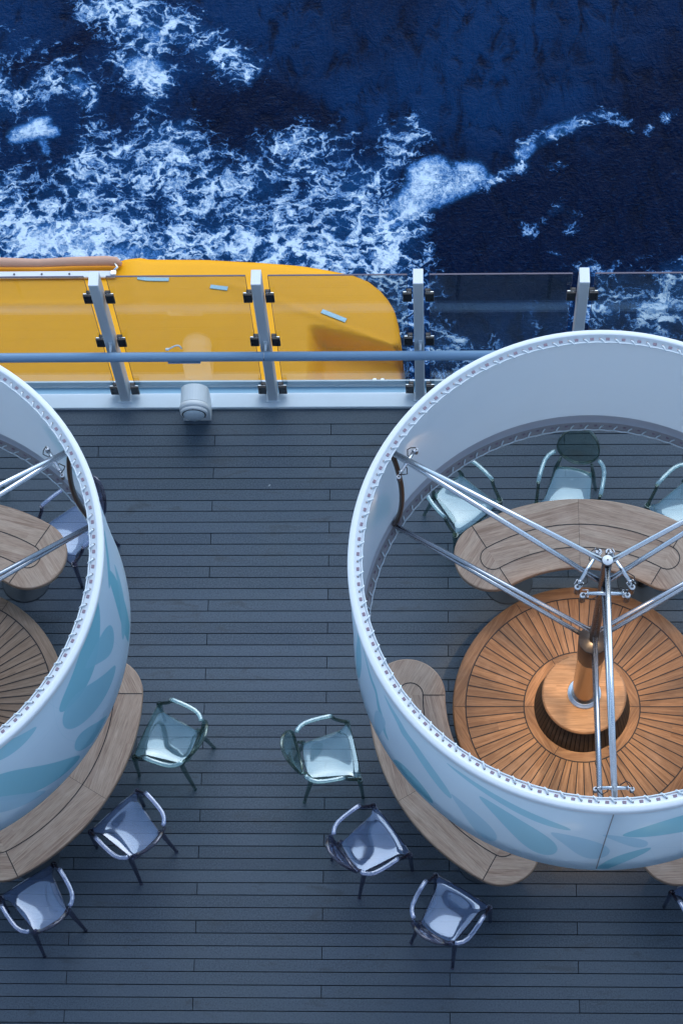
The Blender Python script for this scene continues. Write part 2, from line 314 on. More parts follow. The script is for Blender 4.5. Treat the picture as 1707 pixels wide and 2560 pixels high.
def m_sea():
    m,nt,out=mat('sea_water'); g=G(nt); geo=g.n('ShaderNodeNewGeometry').outputs['Position']
    def att(n): return g.n('ShaderNodeAttribute',attribute_name=n).outputs['Fac']
    a,pf,dk,lt=att('foam'),att('spray'),att('dark'),att('light')
    w1=g.scale(g.vadd(g.noise(geo,1.0,4,.6,0,True),(-.5,-.5,-.5)),(1.15,.95,0))
    w2=g.scale(g.vadd(g.noise(geo,4.2,5,.68,0,True),(-.5,-.5,-.5)),(.50,.40,0))
    p=g.vadd(g.vadd(geo,w1),w2)
    def cells(vec,sc_,sm=.25):
        vo=g.n('ShaderNodeTexVoronoi',feature='SMOOTH_F1'); g.l(vec,vo.inputs['Vector']); vo.inputs['Scale'].default_value=sc_; vo.inputs['Smoothness'].default_value=sm; return vo.outputs['Distance']
    c1=cells(g.scale(p,(1,1.35,0)),2.3); c2=cells(g.scale(g.vadd(p,(3.3,1.7,0)),(1,1.3,0)),5.6,.15); c3=cells(g.scale(p,(1,1.2,0)),13.,.1)
    nf=g.noise(geo,1.9,7,.70,.5); nf2=g.noise(geo,11.,6,.75,.5); nf4=g.noise(geo,34.,3,.7,.3)
    n01=g.lin(nf,.32,.68); m01=g.lin(nf2,.32,.68)
    def edge(vec,sc_,wd):
        vo=g.n('ShaderNodeTexVoronoi',feature='DISTANCE_TO_EDGE'); g.l(vec,vo.inputs['Vector']); vo.inputs['Scale'].default_value=sc_
        return g.math('SUBTRACT',1.,g.math('POWER',g.lin(vo.outputs['Distance'],0.,wd),.75))
    e1=edge(g.scale(p,(1,1.4,0)),1.55,.42); e2=edge(g.scale(g.vadd(p,(5.1,2.2,0)),(1,1.35,0)),3.7,.40); e3=edge(g.scale(g.vadd(p,(1.1,7.2,0)),(1,1.5,0)),9.,.42)
    gv=g.noise(g.scale(g.vadd(p,(0,0,0)),(1.3,4.2,0)),2.4,6,.68,.6); st=g.lin(gv,.32,.68)
    pat=g.math('ADD',g.math('ADD',g.math('MULTIPLY',e1,.28),g.math('MULTIPLY',e2,.31)),g.math('ADD',g.math('MULTIPLY',e3,.13),g.math('ADD',g.math('MULTIPLY',n01,.20),g.math('ADD',g.math('MULTIPLY',m01,.13),g.math('MULTIPLY',st,.20)))))
    thr=g.math('SUBTRACT',.985,g.math('MULTIPLY',a,.44))
    d=g.math('SUBTRACT',pat,thr)
    foam=g.math('MULTIPLY',g.math('POWER',g.smooth(d,-.06,.24),.9),.97)
    veil=g.math('MULTIPLY',g.smooth(d,-.20,.08),g.math('MULTIPLY',nf4,.28))
    sprn=g.math('ADD',g.math('ADD',g.math('MULTIPLY',g.math('SUBTRACT',n01,.5),.75),g.math('MULTIPLY',g.math('SUBTRACT',m01,.5),.55)),g.math('MULTIPLY',g.math('SUBTRACT',nf4,.5),.9))
    spr=g.math('MULTIPLY',g.smooth(g.math('MULTIPLY',pf,g.math('ADD',g.math('ADD',.12,g.math('MULTIPLY',n01,1.25)),g.math('ADD',g.math('MULTIPLY',m01,.85),g.math('MULTIPLY',g.math('SUBTRACT',nf4,.5),1.3)))),.12,1.30),.93)
    tot=g.math('MAXIMUM',g.math('MAXIMUM',foam,veil),spr)
    tot=g.math('MULTIPLY',tot,g.smooth(g.math('MAXIMUM',a,pf),.02,.20))
    big=g.noise(g.scale(geo,(.9,.7,0)),.45,4,.6,.4); mid=g.noise(g.scale(geo,(1.9,.9,0)),1.5,6,.62,.5); fine=g.noise(g.scale(geo,(1.4,2.6,0)),8.,5,.66,.3)
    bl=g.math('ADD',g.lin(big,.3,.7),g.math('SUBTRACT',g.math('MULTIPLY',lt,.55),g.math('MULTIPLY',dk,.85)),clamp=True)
    water=g.mix(bl,(.0006,.0040,.022),(.0010,.021,.082))
    water=g.mix(g.math('MULTIPLY',g.smooth(mid,.53,.32),.92),water,(.0003,.0018,.012))
    water=g.mix(g.math('MULTIPLY',g.smooth(fine,.5,.75),.40),water,(.003,.036,.12))
    under=g.mix(g.math('MULTIPLY',g.smooth(g.math('ADD',a,g.math('MULTIPLY',g.math('SUBTRACT',n01,.5),.5)),.30,1.0),.55),water,(.006,.065,.20))
    under=g.mix(g.math('MULTIPLY',g.smooth(pf,.1,.9),.6),under,(.02,.13,.32))
    ra=g.n('ShaderNodeValToRGB'); g.l(tot,ra.inputs[0]); el=ra.color_ramp.elements; el[0].position=0; el[0].color=(.01,.08,.26,1); el[1].position=1; el[1].color=(.66,.80,.95,1)
    e=el.new(.35); e.color=(.07,.23,.58,1); e=el.new(.7); e.color=(.30,.50,.80,1)
    col=g.mix(g.smooth(tot,0.,.45),under,ra.outputs[0])
    h=g.math('ADD',g.math('MULTIPLY',mid,1.),g.math('ADD',g.math('MULTIPLY',fine,.25),g.math('MULTIPLY',tot,.5)))
    nm=g.bump(h,.8,.13)
    b=g.bsdf(col,g.lin(tot,0.,.5,.25,.9),0,.05,nm); b.inputs['Specular Tint'].default_value=(.15,.45,1,1); g.l(b.outputs[0],out.inputs[0]); return m
M['sea']=m_sea()

def m_lining():
    m,nt,out=mat('grey_lining_cloth'); g=G(nt); tc=g.n('ShaderNodeTexCoord').outputs['Object']
    c=g.mix(g.noise(g.scale(tc,(1,1,2)),1.6,4,.6),(.72,.76,.83),(.80,.83,.89)); b=g.bsdf(c,.85,0,.2,g.bump(g.noise(tc,240,2),.12,.001))
    tr=g.n('ShaderNodeBsdfTranslucent'); tr.inputs[0].default_value=(.80,.80,.83,1)
    mx=g.n('ShaderNodeMixShader'); mx.inputs[0].default_value=.55; g.l(b.outputs[0],mx.inputs[1]); g.l(tr.outputs[0],mx.inputs[2]); g.l(mx.outputs[0],out.inputs[0]); return m
M['inner']=m_lining()
# ------------------------------------------------------------------ sea
SEA=-18.0
ST=[([(-6.38,25.73),(-5.69,25.81),(-5.18,25.47),(-4.6,25.22),(-4.11,24.87),(-3.57,24.39)],.24,.80),([(-5.67,25.33),(-5.32,24.84),(-5.63,24.56),(-5.17,24.22)],.28,.72),([(-5.9,26.1),(-5.8,25.7),(-5.5,25.4)],.25,.7),([(-6.88,24.57),(-6.57,24.1),(-6.39,23.86)],.21,.5),([(-6.31,23.86),(-6.23,23.06),(-6.41,22.78)],.13,.42),([(-8.01,23.88),(-7.51,23.68),(-7.13,24.1)],.22,.38),([(-5.04,24.17),(-5.14,23.7),(-5.32,23.24),(-4.99,22.86)],.15,.5),([(-6.39,22.32),(-5.69,22.59),(-5.19,22.22),(-4.6,23.04)],.25,.6),([(-5.96,21.77),(-4.53,21.49),(-3.12,21.39),(-1.57,21.37)],.46,.60),([(-4.57,22.4),(-3.46,22.16),(-2.37,22.56),(-1.65,22.18)],.36,.52),([(-7.46,20.62),(-6.62,20.92),(-5.75,20.69)],.31,.97),([(-5.73,20.47),(-3.88,20.68),(-2.33,20.49),(-1.02,21.1)],.31,.74),([(-3.4,20.23),(-1.17,20.3)],.27,.72),([(-7.78,20.8),(-7.04,21.42),(-6.6,21.87),(-6.45,22.14)],.12,.45),([(-7.74,21.25),(-7.75,20.36)],.16,.5),([(-1.02,20.83),(-.4,21.27)],.19,.8),([(.77,21.8),(1.47,22.2),(1.56,22.61),(2.11,22.88),(2.59,23.19),(3.06,23.31),(3.45,23.09)],.1,.62),([(1.55,22.2),(2.25,22.24)],.07,.4),([(3.79,22.95),(4.32,23.36)],.07,.5),([(1.45,21.12),(1.64,20.85),(1.84,21.03)],.07,.45),([(2.0,21.25),(2.23,21.43),(2.46,21.16),(2.37,20.89)],.09,.42),([(2.02,20.54),(2.2,20.28)],.07,.42),([(2.43,20.1),(2.74,20.27),(2.88,19.92)],.1,.5),([(2.79,19.32),(3.26,19.83),(3.77,19.4),(4.31,19.91)],.25,.6),([(3.6,18.89),(3.85,19.48)],.16,.6),([(-.02,18.74),(.28,18.57),(.58,18.23)],.18,.5),([(-.86,19.95),(-.63,19.52),(-.47,18.91)],.25,.6),([(1.65,19.41),(1.72,18.9)],.06,.4),([(-.88,23.0),(-.32,23.09),(-.64,22.63)],.19,.34),([(-.48,22.9),(-.95,22.09),(-1.42,21.91)],.22,.45),([(-.17,20.38),(.06,20.82)],.04,.35),([(-1.09,20.39),(-.5,20.25),(-.2,19.9)],.25,.5),([(-.3,20.9),(-.25,20.5)],.15,.4),([(-2.77,22.74),(-1.9,22.92),(-2.21,22.46)],.22,.34),([(-7.06,21.78),(-7.36,21.51),(-7.7,21.88)],.3,.2),([(-6.02,22.87),(-5.88,23.24)],.1,.3),
    # wake beyond the frame
    ([(-8.3,21.0),(-11,21.6),(-16,22.5),(-26,24)],.9,.75),([(-8.5,24.2),(-12,25.5),(-20,27)],.7,.5),([(4.5,19.6),(8,19.2),(14,18.6)],.5,.5),([(-9,19.5),(-20,20)],.8,.85),([(-8,18),(0,18),(8,18)],.5,.4)]
SP=[([(-.55,21.45),(-.15,21.9)],.22,.75),([(-.1,21.95),(.62,22.08)],.20,.85),([(-.35,22.15),(.0,22.3)],.14,.6),([(-.1,21.55),(.5,21.85)],.16,.7),([(.6,22.05),(.98,21.93)],.08,.7),([(-.95,20.98),(-.5,21.4)],.13,.7),([(-7.62,22.98),(-7.2,23.1)],.13,.9),([(-7.2,23.1),(-6.95,23.02)],.09,.7),([(-7.3,23.25),(-7.1,23.3)],.07,.6),([(-7.15,22.85),(-7.05,22.6)],.06,.5),([(-5.5,24.45),(-5.2,24.35)],.17,.7),([(-5.2,24.2),(-5.05,24.1)],.12,.6),([(-6.7,24.2),(-6.5,24.0)],.1,.5),([(-5.3,25.2),(-5.1,25.0)],.14,.5),([(1.53,22.45),(1.66,22.62)],.10,.7),([(2.1,22.9),(2.45,23.1)],.10,.7),([(-7.2,20.75),(-6.3,20.85)],.28,.8),([(-6.0,20.5),(-4.5,20.5)],.15,.5)]
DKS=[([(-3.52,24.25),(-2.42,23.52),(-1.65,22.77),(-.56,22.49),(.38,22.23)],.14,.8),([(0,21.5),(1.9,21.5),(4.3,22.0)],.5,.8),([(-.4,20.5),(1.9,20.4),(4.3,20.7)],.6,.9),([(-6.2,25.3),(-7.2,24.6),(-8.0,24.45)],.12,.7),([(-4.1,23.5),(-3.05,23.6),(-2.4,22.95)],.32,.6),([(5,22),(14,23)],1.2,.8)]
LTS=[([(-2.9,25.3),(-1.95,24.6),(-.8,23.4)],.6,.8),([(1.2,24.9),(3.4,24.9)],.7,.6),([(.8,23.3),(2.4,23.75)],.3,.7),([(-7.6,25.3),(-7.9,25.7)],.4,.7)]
def seg_d(px,py,a,b):
    dx,dy=b[0]-a[0],b[1]-a[1]; t=max(0,min(1,((px-a[0])*dx+(py-a[1])*dy)/(dx*dx+dy*dy+1e-9)))
    return math.hypot(px-a[0]-t*dx,py-a[1]-t*dy)
def density(x,y,strokes,soft):
    best=0.
    for P,w,d in strokes:
        if x<min(q[0] for q in P)-3.2*w or x>max(q[0] for q in P)+3.2*w or y<min(q[1] for q in P)-3.2*w or y>max(q[1] for q in P)+3.2*w: continue
        dd=min(seg_d(x,y,P[i],P[i+1]) for i in range(len(P)-1))
        v=d*math.exp(-max(0,dd-w*.35)**2/(2*(w*soft)**2)); best=best+v-best*v*min(1,1) if v<1 else max(best,v)
    return min(best,1.15)
xs=[-900,-300,-120,-60,-40]+[-30+i*1.0 for i in range(20)]+[-10+i*.085 for i in range(200)]+[7+i*1.0 for i in range(20)]+[30,40,60,120,300,900]
ys=[-900,-300,-100,-30,0,8,12,14]+[16+i*.085 for i in range(130)]+[27.05+i*1.0 for i in range(20)]+[50,60,80,120,200,400,900]
mb=MB()
for y in ys:
    for x in xs: mb.v.append((x,y,SEA))
nx=len(xs)
for j in range(len(ys)-1):
    for i in range(nx-1): mb.face((j*nx+i,j*nx+i+1,(j+1)*nx+i+1,(j+1)*nx+i),0,None,True)
sea=mb.build('sea_water',M['sea']); tag(sea,'deep blue sea with white foam churned along the ship side',kind='structure')
def put_attr(nm_,S_,soft,xl):
    vals=[density(v[0],v[1],S_,soft) if abs(v[0])<xl and 15<v[1]<30 else 0. for v in mb.v]
    sea.data.attributes.new(nm_,'FLOAT','POINT'); sea.data.attributes[nm_].data.foreach_set('value',vals)
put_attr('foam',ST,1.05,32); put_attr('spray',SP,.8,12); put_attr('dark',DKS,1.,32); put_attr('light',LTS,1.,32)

# ------------------------------------------------------------------ deck
lines=[8.5620,8.4610,8.3597,8.2570,8.1554,8.0540,7.9515,7.8510,7.7525,7.6520,7.5510,7.4507,7.3500,7.2497,7.1498,7.0504,6.9504,6.8509,6.7508,6.6530,6.5529,6.4522,6.3512,6.2496,6.1503,6.0522,5.9546,5.8599,5.7596,5.6588,5.5584,5.4585,5.3569,5.2566,5.1562,5.0554,4.9555,4.8551,4.7547,4.6590,4.5582,4.4590,4.3582,4.2567,4.1560,4.0549,3.9527,3.8529,3.7500,3.6513,3.5489,3.4508]
while lines[-1]>-.5: lines.append(lines[-1]-.1003)
GAP=.0062; X0,X1=-14.,12.; J0=-.905; LP=2.9786
mb=MB(); tone=[]
def plank(xa,xb,ya,yb):
    z=0.; b=.0015; n=mb.add([(xa,ya,-.02),(xb,ya,-.02),(xb,yb,-.02),(xa,yb,-.02),(xa,ya,z-b),(xb,ya,z-b),(xb,yb,z-b),(xa,yb,z-b),(xa+b,ya+b,z),(xb-b,ya+b,z),(xb-b,yb-b,z),(xa+b,yb-b,z)])
    t=random.random()
    for q in ((0,1,5,4),(1,2,6,5),(2,3,7,6),(3,0,4,7),(4,5,9,8),(5,6,10,9),(6,7,11,10),(7,4,8,11),(8,9,10,11)): mb.face([n+i for i in q]); 
    tone.extend([t]*12)
plank(X0,X1,lines[0]+GAP/2,8.706)
for i in range(len(lines)-1):
    off=J0-(i%3)*LP/3; k0=math.floor((X0-off)/LP)
    x=X0; cuts=[off+k*LP for k in range(k0,k0+12) if X0<off+k*LP<X1]
    for c in cuts+[X1]:
        plank(x+GAP*.4,c-GAP*.4,lines[i+1]+GAP/2,lines[i]-GAP/2); x=c
dk=mb.build('deck',[M['deck']]); tag(dk,'grey blue synthetic plank deck with dark caulked seams',kind='structure')
at=dk.data.attributes.new('tone','FLOAT','POINT'); at.data.foreach_set('value',tone)
mb=MB(); mb.box(((X0+X1)/2,(8.706-.5)/2,-.131),(X1-X0,9.206,.22)); tag(mb.build('deck_underlay',[M['dark_under']]),kind='structure')
mb=MB(); mb.box((-1,5.2,-9.4),(60,7.4,18.3)); mb.box(((X0+X1)/2,8.3,-.40),(X1-X0,1.3,.30)); tag(mb.build('ship_hull',[M['hull']]),'pale painted ship side below the deck',kind='structure')
# kerb / coaming with gutter and lip
mb=MB(); prof=[(8.706,-.24),(8.706,.028),(8.712,.034),(8.838,.034),(8.846,.030),(8.925,-.012),(8.938,-.010),(8.942,.058),(8.956,.058),(8.960,.05),(8.962,-.24)]
mts=[0,0,0,0,1,1,1,0,0,0]
n=mb.add([(x,y,z) for x in (X0,X1) for y,z in prof]); k=len(prof)
for i in range(k-1): mb.face((n+i,n+k+i,n+k+i+1,n+i+1),mts[i])
tag(mb.build('kerb',[M['coaming'],M['gutter']]),'white painted deck edge kerb with blue gutter and raised lip',kind='structure')
# unseen superstructure behind and below the camera, plus a slab added for shade
mb=MB(); mb.box((0,-1.6,13.0),(60,1.0,26.2))
mb.box((0,.66,2.92),(58,3.5,.20))  # unseen overhang slab, added to darken the near end of the deck
for z in (5.8,8.7,11.6,14.5):
    mb.box((0,-.62,z),(60,.34,.18)); mb.tube([(-30,-.48,z+1.1),(30,-.48,z+1.1)],.03,6)
    for x in range(-12,13): mb.box((x*2.4,-.62,z-1.36),(.08,.30,2.5))
tag(mb.build('ship_wall_and_shade_slab',[M['facade']]),'tall white ship wall with balcony ledges and an added slab shading the deck',kind='structure')

# ------------------------------------------------------------------ posts, glass, rail
PX=[-2.675,-1.405,-.144,1.144]
order=['leftmost','second from the left','third from the left, beside the bow of the yellow boat','rightmost, half hidden by the round white canopy']
def make_post():
    t=thing('windscreen_post','','post',(0,0,0),0,'white windscreen posts along the kerb')
    b=MB(); b.box((0,8.833,1.062),(.080,.135,2.056),bev=.007); b.build('post_body',M['post'],t)
    b=MB(); b.box((0,8.833,2.0935),(.078,.133,.007),bev=.002); b.build('top_cap',M['white_cap'],t)
    b=MB(); b.box((0,8.795,.040),(.13,.085,.010),bev=.003); b.build('base_plate',M['coaming'],t)
    for z in (1.76,1.01,.12):
        for s in (-1,1):
            b=MB(); b.box((s*.088,8.832,z),(.070,.022,.125),0,bev=.003); b.box((s*.074,8.856,z+.01),(.045,.026,.135),0,bev=.003); b.box((s*.088,8.842,z+.0655),(.064,.006,.006),1)
            b.tube([(s*.104,8.822,z-.03),(s*.104,8.816,z-.03)],.008,8); b.tube([(s*.104,8.822,z+.03),(s*.104,8.816,z+.03)],.008,8)
            b.build('glass_clamp',[M['black'],M['steel']],t)
    return t
post=make_post()
for i,x in enumerate(PX):
    o=post if i==0 else copy_tree(post); o.location=(x,0,0)
    o['label']=['white rectangular windscreen post leaning above the yellow boat, leftmost of four','white windscreen post at the joint in the blue handrail, right of the deck light','white windscreen post just right of the yellow boat bow','white windscreen post rising behind the top of the large round canopy'][i]
GL=[(-5.2,PX[0],'glass windscreen panel left of the leftmost post, over the yellow boat'),(PX[0],PX[1],'glass windscreen panel behind the white deck light'),(PX[1],PX[2],'glass windscreen panel in front of the bow of the yellow boat'),(PX[2],PX[3],'dark glass windscreen panel with open sea behind it, between two posts'),(PX[3],PX[3]+1.27,'glass windscreen panel at the right edge with foam behind it')]
for a,b_,lab in GL:
    xa=a+.088; xb=b_-.088; b=MB()
    b.box(((xa+xb)/2,8.875,1.07),(xb-xa,.010,1.95)); o=b.build('glass_panel',[M['glass']]); tag(o,lab,'glass panel','glass windscreen panels')
    b=MB(); b.box(((xa+xb)/2,8.875,2.048),(xb-xa,.0125,.005)); 
    for xx in (xa,xb): b.box((xx,8.875,1.07),(.003,.0118,1.94))
    b.build('polished_edge',M['glass_edge'],o)
t=thing('handrail','long blue grey tubular handrail running in front of the glass panels','handrail')
b=MB(); b.tube([(-9,8.650,1.10),(-1.409,8.650,1.10)],.040,20); b.tube([(-1.401,8.650,1.10),(6,8.650,1.10)],.040,20); b.build('rail_tube',M['rail'],t)
b=MB(); b.tube([(-1.4085,8.650,1.10),(-1.4015,8.650,1.10)],.0375,20); b.build('joint_sleeve',M['steel'],t)
for x in PX:
    b=MB(); b.tube([(x+.01,8.768,1.115),(x+.01,8.69,1.105)],.011,10); b.box((x+.01,8.763,1.12),(.03,.008,.06),bev=.002); b.build('bracket',M['white'],t)
b=MB(); b.box((-2.06,8.650,1.053),(.27,.075,.008),bev=.003); b.build('mounting_plate',M['rail'],t)
b=MB(); P=[(-2.18+.02*math.sin(q)+.10*q/3.14,8.715+.012*math.sin(q),1.12+.035*math.sin(q)) for q in [PI*i/14 for i in range(15)]]
b.tube([(-2.20,8.70,1.12)]+P,.007,8); b.box((-2.195,8.705,1.13),(.03,.02,.02),bev=.004); b.build('cable_loop',M['white'],t)
# deck light
t=thing('deck_light','white box shaped deck light with round hood and domed lens beside the kerb','deck light',(-2.05,8.60,0))
b=MB(); w=.118; rs=[]
for y,zs,ww in ((0,.0,1.),(.012,0.,1.0),(.15,0.,1.0)):
    r=[(-w,y,0),(w,y,0),(w,y,.30)]+[(w*math.cos(q),y,.30+.115*math.sin(q)) for q in [PI*i/16 for i in range(1,16)]]+[(-w,y,.30)]
    rs.append([(p[0],p[1]-0.0*p[2],p[2]) for p in r])
b.rings(rs,0,True,False,False); b.build('housing',M['lamp_body'],t)
def horiz(b,prof,zc,seg=32,mat=0,cap=True,tilt=0.):
    rs=[[(r*math.cos(2*PI*i/seg),y,zc+r*math.sin(2*PI*i/seg)) for i in range(seg)] for r,y in prof]; b.rings(rs,mat,cap,False,True)
b=MB(); horiz(b,[(.112,0.002),(.124,-.004),(.126,-.045),(.118,-.052),(.108,-.052)],.292); b.build('hood',M['white'],t)
b=MB(); horiz(b,[(.114,-.050),(.116,-.074),(.110,-.082),(.094,-.083)],.290); b.build('rim_ring',M['white'],t)
b=MB(); horiz(b,[(.092,-.080)]+[(.092*math.cos(q),-.082-.045*math.sin(q)) for q in [PI/2*i/8 for i in range(1,8)]]+[(.002,-.127)],.290); b.build('lens',M['lens'],t)
b=MB(); horiz(b,[(.1005,-.0835),(.1005,-.0845),(.1015,-.0845)],.290)
for q in (90,205,335): b.tube([(.101*math.cos(R(q)),-.082,.29+.101*math.sin(R(q))),(.101*math.cos(R(q)),-.088,.29+.101*math.sin(R(q)))],.005,6)
b.build('screws',M['black'],t)

# ------------------------------------------------------------------ lifeboat
def interp(tab,x):
    for (a,ya),(b_,yb) in zip(tab,tab[1:]):
        if x<=b_: return ya+(yb-ya)*(x-a)/(b_-a)
    return tab[-1][1]
OUT=[(-12,11.86),(-4.5,11.885),(-3.15,11.91),(-2.4,11.90),(-1.82,11.86),(-1.4,11.82),(-1.11,11.77),(-.85,11.715),(-.70,11.65),(-.58,11.55),(-.50,11.45),(-.433,11.33),(-.39,11.17),(-.365,11.0),(-.335,10.7),(-.30,10.3),(-.262,9.9)]
INN=[(-12,8.3),(-2,8.3),(-1.0,8.5),(-.6,8.8),(-.4,9.2),(-.30,9.55),(-.262,9.9)]
def zroof(x,y):
    yo,yi=interp(OUT,x),interp(INN,x); v=(y-yi)/(yo-yi) if yo>yi+1e-6 else .5
    z=-2.98+.16*(1-abs(2*v-1)**2.5)
    z-=.05*max(0,(x+1.6))**2
    yl=11.00-.22*(x+1.27)/.84
    a=max(0,min(1,(yl-y)/.09+.5)); c=max(0,min(1,(x+1.32)/.20)); a=a*a*(3-2*a); c=c*c*(3-2*c); z-=.27*a*c*(1 if x<-.1 else 1)
    # rolled cover seat: step down along the sea side left of the ridge
    q=max(0,min(1,(-3.22-x)/.05)); e=max(0,min(1,(y-11.62)/.03)); z-=.05*q*e
    r=math.exp(-((x+3.08)/.07)**2); z+=.035*r
    if -2.2<x<-.4: z+=.014*math.exp(-((y-(11.45-(x+1.93)*.43))/.035)**2)
    z+=.012*math.exp(-((y-11.30)/.03)**2)*(1 if x<-3.2 else 0)
    return z
xs_=[-12+.5*i for i in range(15)]+[-4.9+.08*i for i in range(44)]+[-1.38+.02*i for i in range(56)]
xs_=[x for x in xs_ if x<-.268]+[-.266]
NV=110; mb=MB(); rows=[]
for x in xs_:
    yo,yi=interp(OUT,x),interp(INN,x); row=[]
    for zz,ins in ((-5.2,.25),(-4.0,.02),(-3.3,.0),(-3.12,.004)): row.append((x,yi+ins,zz))
    for j in range(NV+1):
        v=j/NV; y=yi+.012+(yo-yi-.024)*v; row.append((x,y,zroof(x,y)-(.05*math.exp(-min(v,1-v)*(yo-yi)/.03))))
    for zz,ins in ((-3.12,.004),(-3.3,.0),(-4.0,.02),(-5.2,.25)): row.append((x,yo-ins,zz))
    rows.append(row)
n=mb.add([p for r in rows for p in r]); k=len(rows[0])
for i in range(len(rows)-1):
    for j in range(k-1): mb.face((n+i*k+j,n+(i+1)*k+j,n+(i+1)*k+j+1,n+i*k+j+1),0,None,True)
mb.face([n+(len(rows)-1)*k+j for j in range(k)],0)
lb=thing('lifeboat','yellow orange enclosed lifeboat hanging outboard below the glass windscreen','lifeboat',(-4,10,-3))
def bp(b,name,m):
    b.v=[(p[0]+4,p[1]-10,p[2]+3) for p in b.v]; return b.build(name,m,lb)
bp(mb,'roof',M['boat'])
b=MB(); pr=[(-9+ i*.35,11.82+.012*math.sin(i*1.7),-2.93) for i in range(17)]; pr=[p for p in pr if p[0]<-3.35]+[(-3.30,11.82,-2.93),(-3.24,11.79,-2.935)]
b.tube(pr,[.048+.004*math.sin(i*2.1) for i in range(len(pr)-2)]+[.05,.02],14); bp(b,'rolled_cover',M['tarp'])
b=MB(); b.box((-6.15,11.655,-2.905),(5.72,.075,.03),bev=.006)
for i in range(14): b.tube([(-3.48-i*.285,11.655,-2.890),(-3.48-i*.285,11.655,-2.884)],.011,8,1)
bp(b,'cover_rail',[M['white'],M['black']])
b=MB(); b.tube([(-3.33,11.66,-2.885),(-3.27,11.72,-2.87),(-3.30,11.76,-2.87)],.014,8); b.box((-3.31,11.66,-2.88),(.06,.05,.03),bev=.006); bp(b,'latch',M['steel'])
for (x,y,l,w_,rz) in ((-2.90,11.60,.32,.042,-1.),(-2.22,11.49,.18,.045,-9.),(-1.04,11.145,.27,.05,-24.)):
    b=MB(); cz=math.cos(R(rz)); sz=math.sin(R(rz)); N=8; L=[]; 
    for i in range(N+1):
        u=-l/2+l*i/N; L.append([(x+cz*u-sz*q,y+sz*u+cz*q) for q in (-w_/2,w_/2)])
    n=b.add([(p[0],p[1],zroof(*p)+.012) for q in L for p in q]+[(p[0],p[1],zroof(*p)-.01) for q in L for p in q]); T=2*(N+1)
    for i in range(N):
        b.face((n+2*i,n+2*i+2,n+2*i+3,n+2*i+1)); b.face((n+2*i,n+T+2*i,n+T+2*i+2,n+2*i+2)); b.face((n+2*i+1,n+2*i+3,n+T+2*i+3,n+T+2*i+1))
    bp(b,'reflective_tape',M['tape'])
b=MB(); b.box((-.55,10.52,-3.16),(.05,.10,.05),bev=.008); b.box((-.63,10.52,-3.16),(.05,.10,.05),bev=.008); b.tube([(-.68,10.52,-3.12),(-.50,10.52,-3.12)],.012,8); bp(b,'cleat',M['steel'])

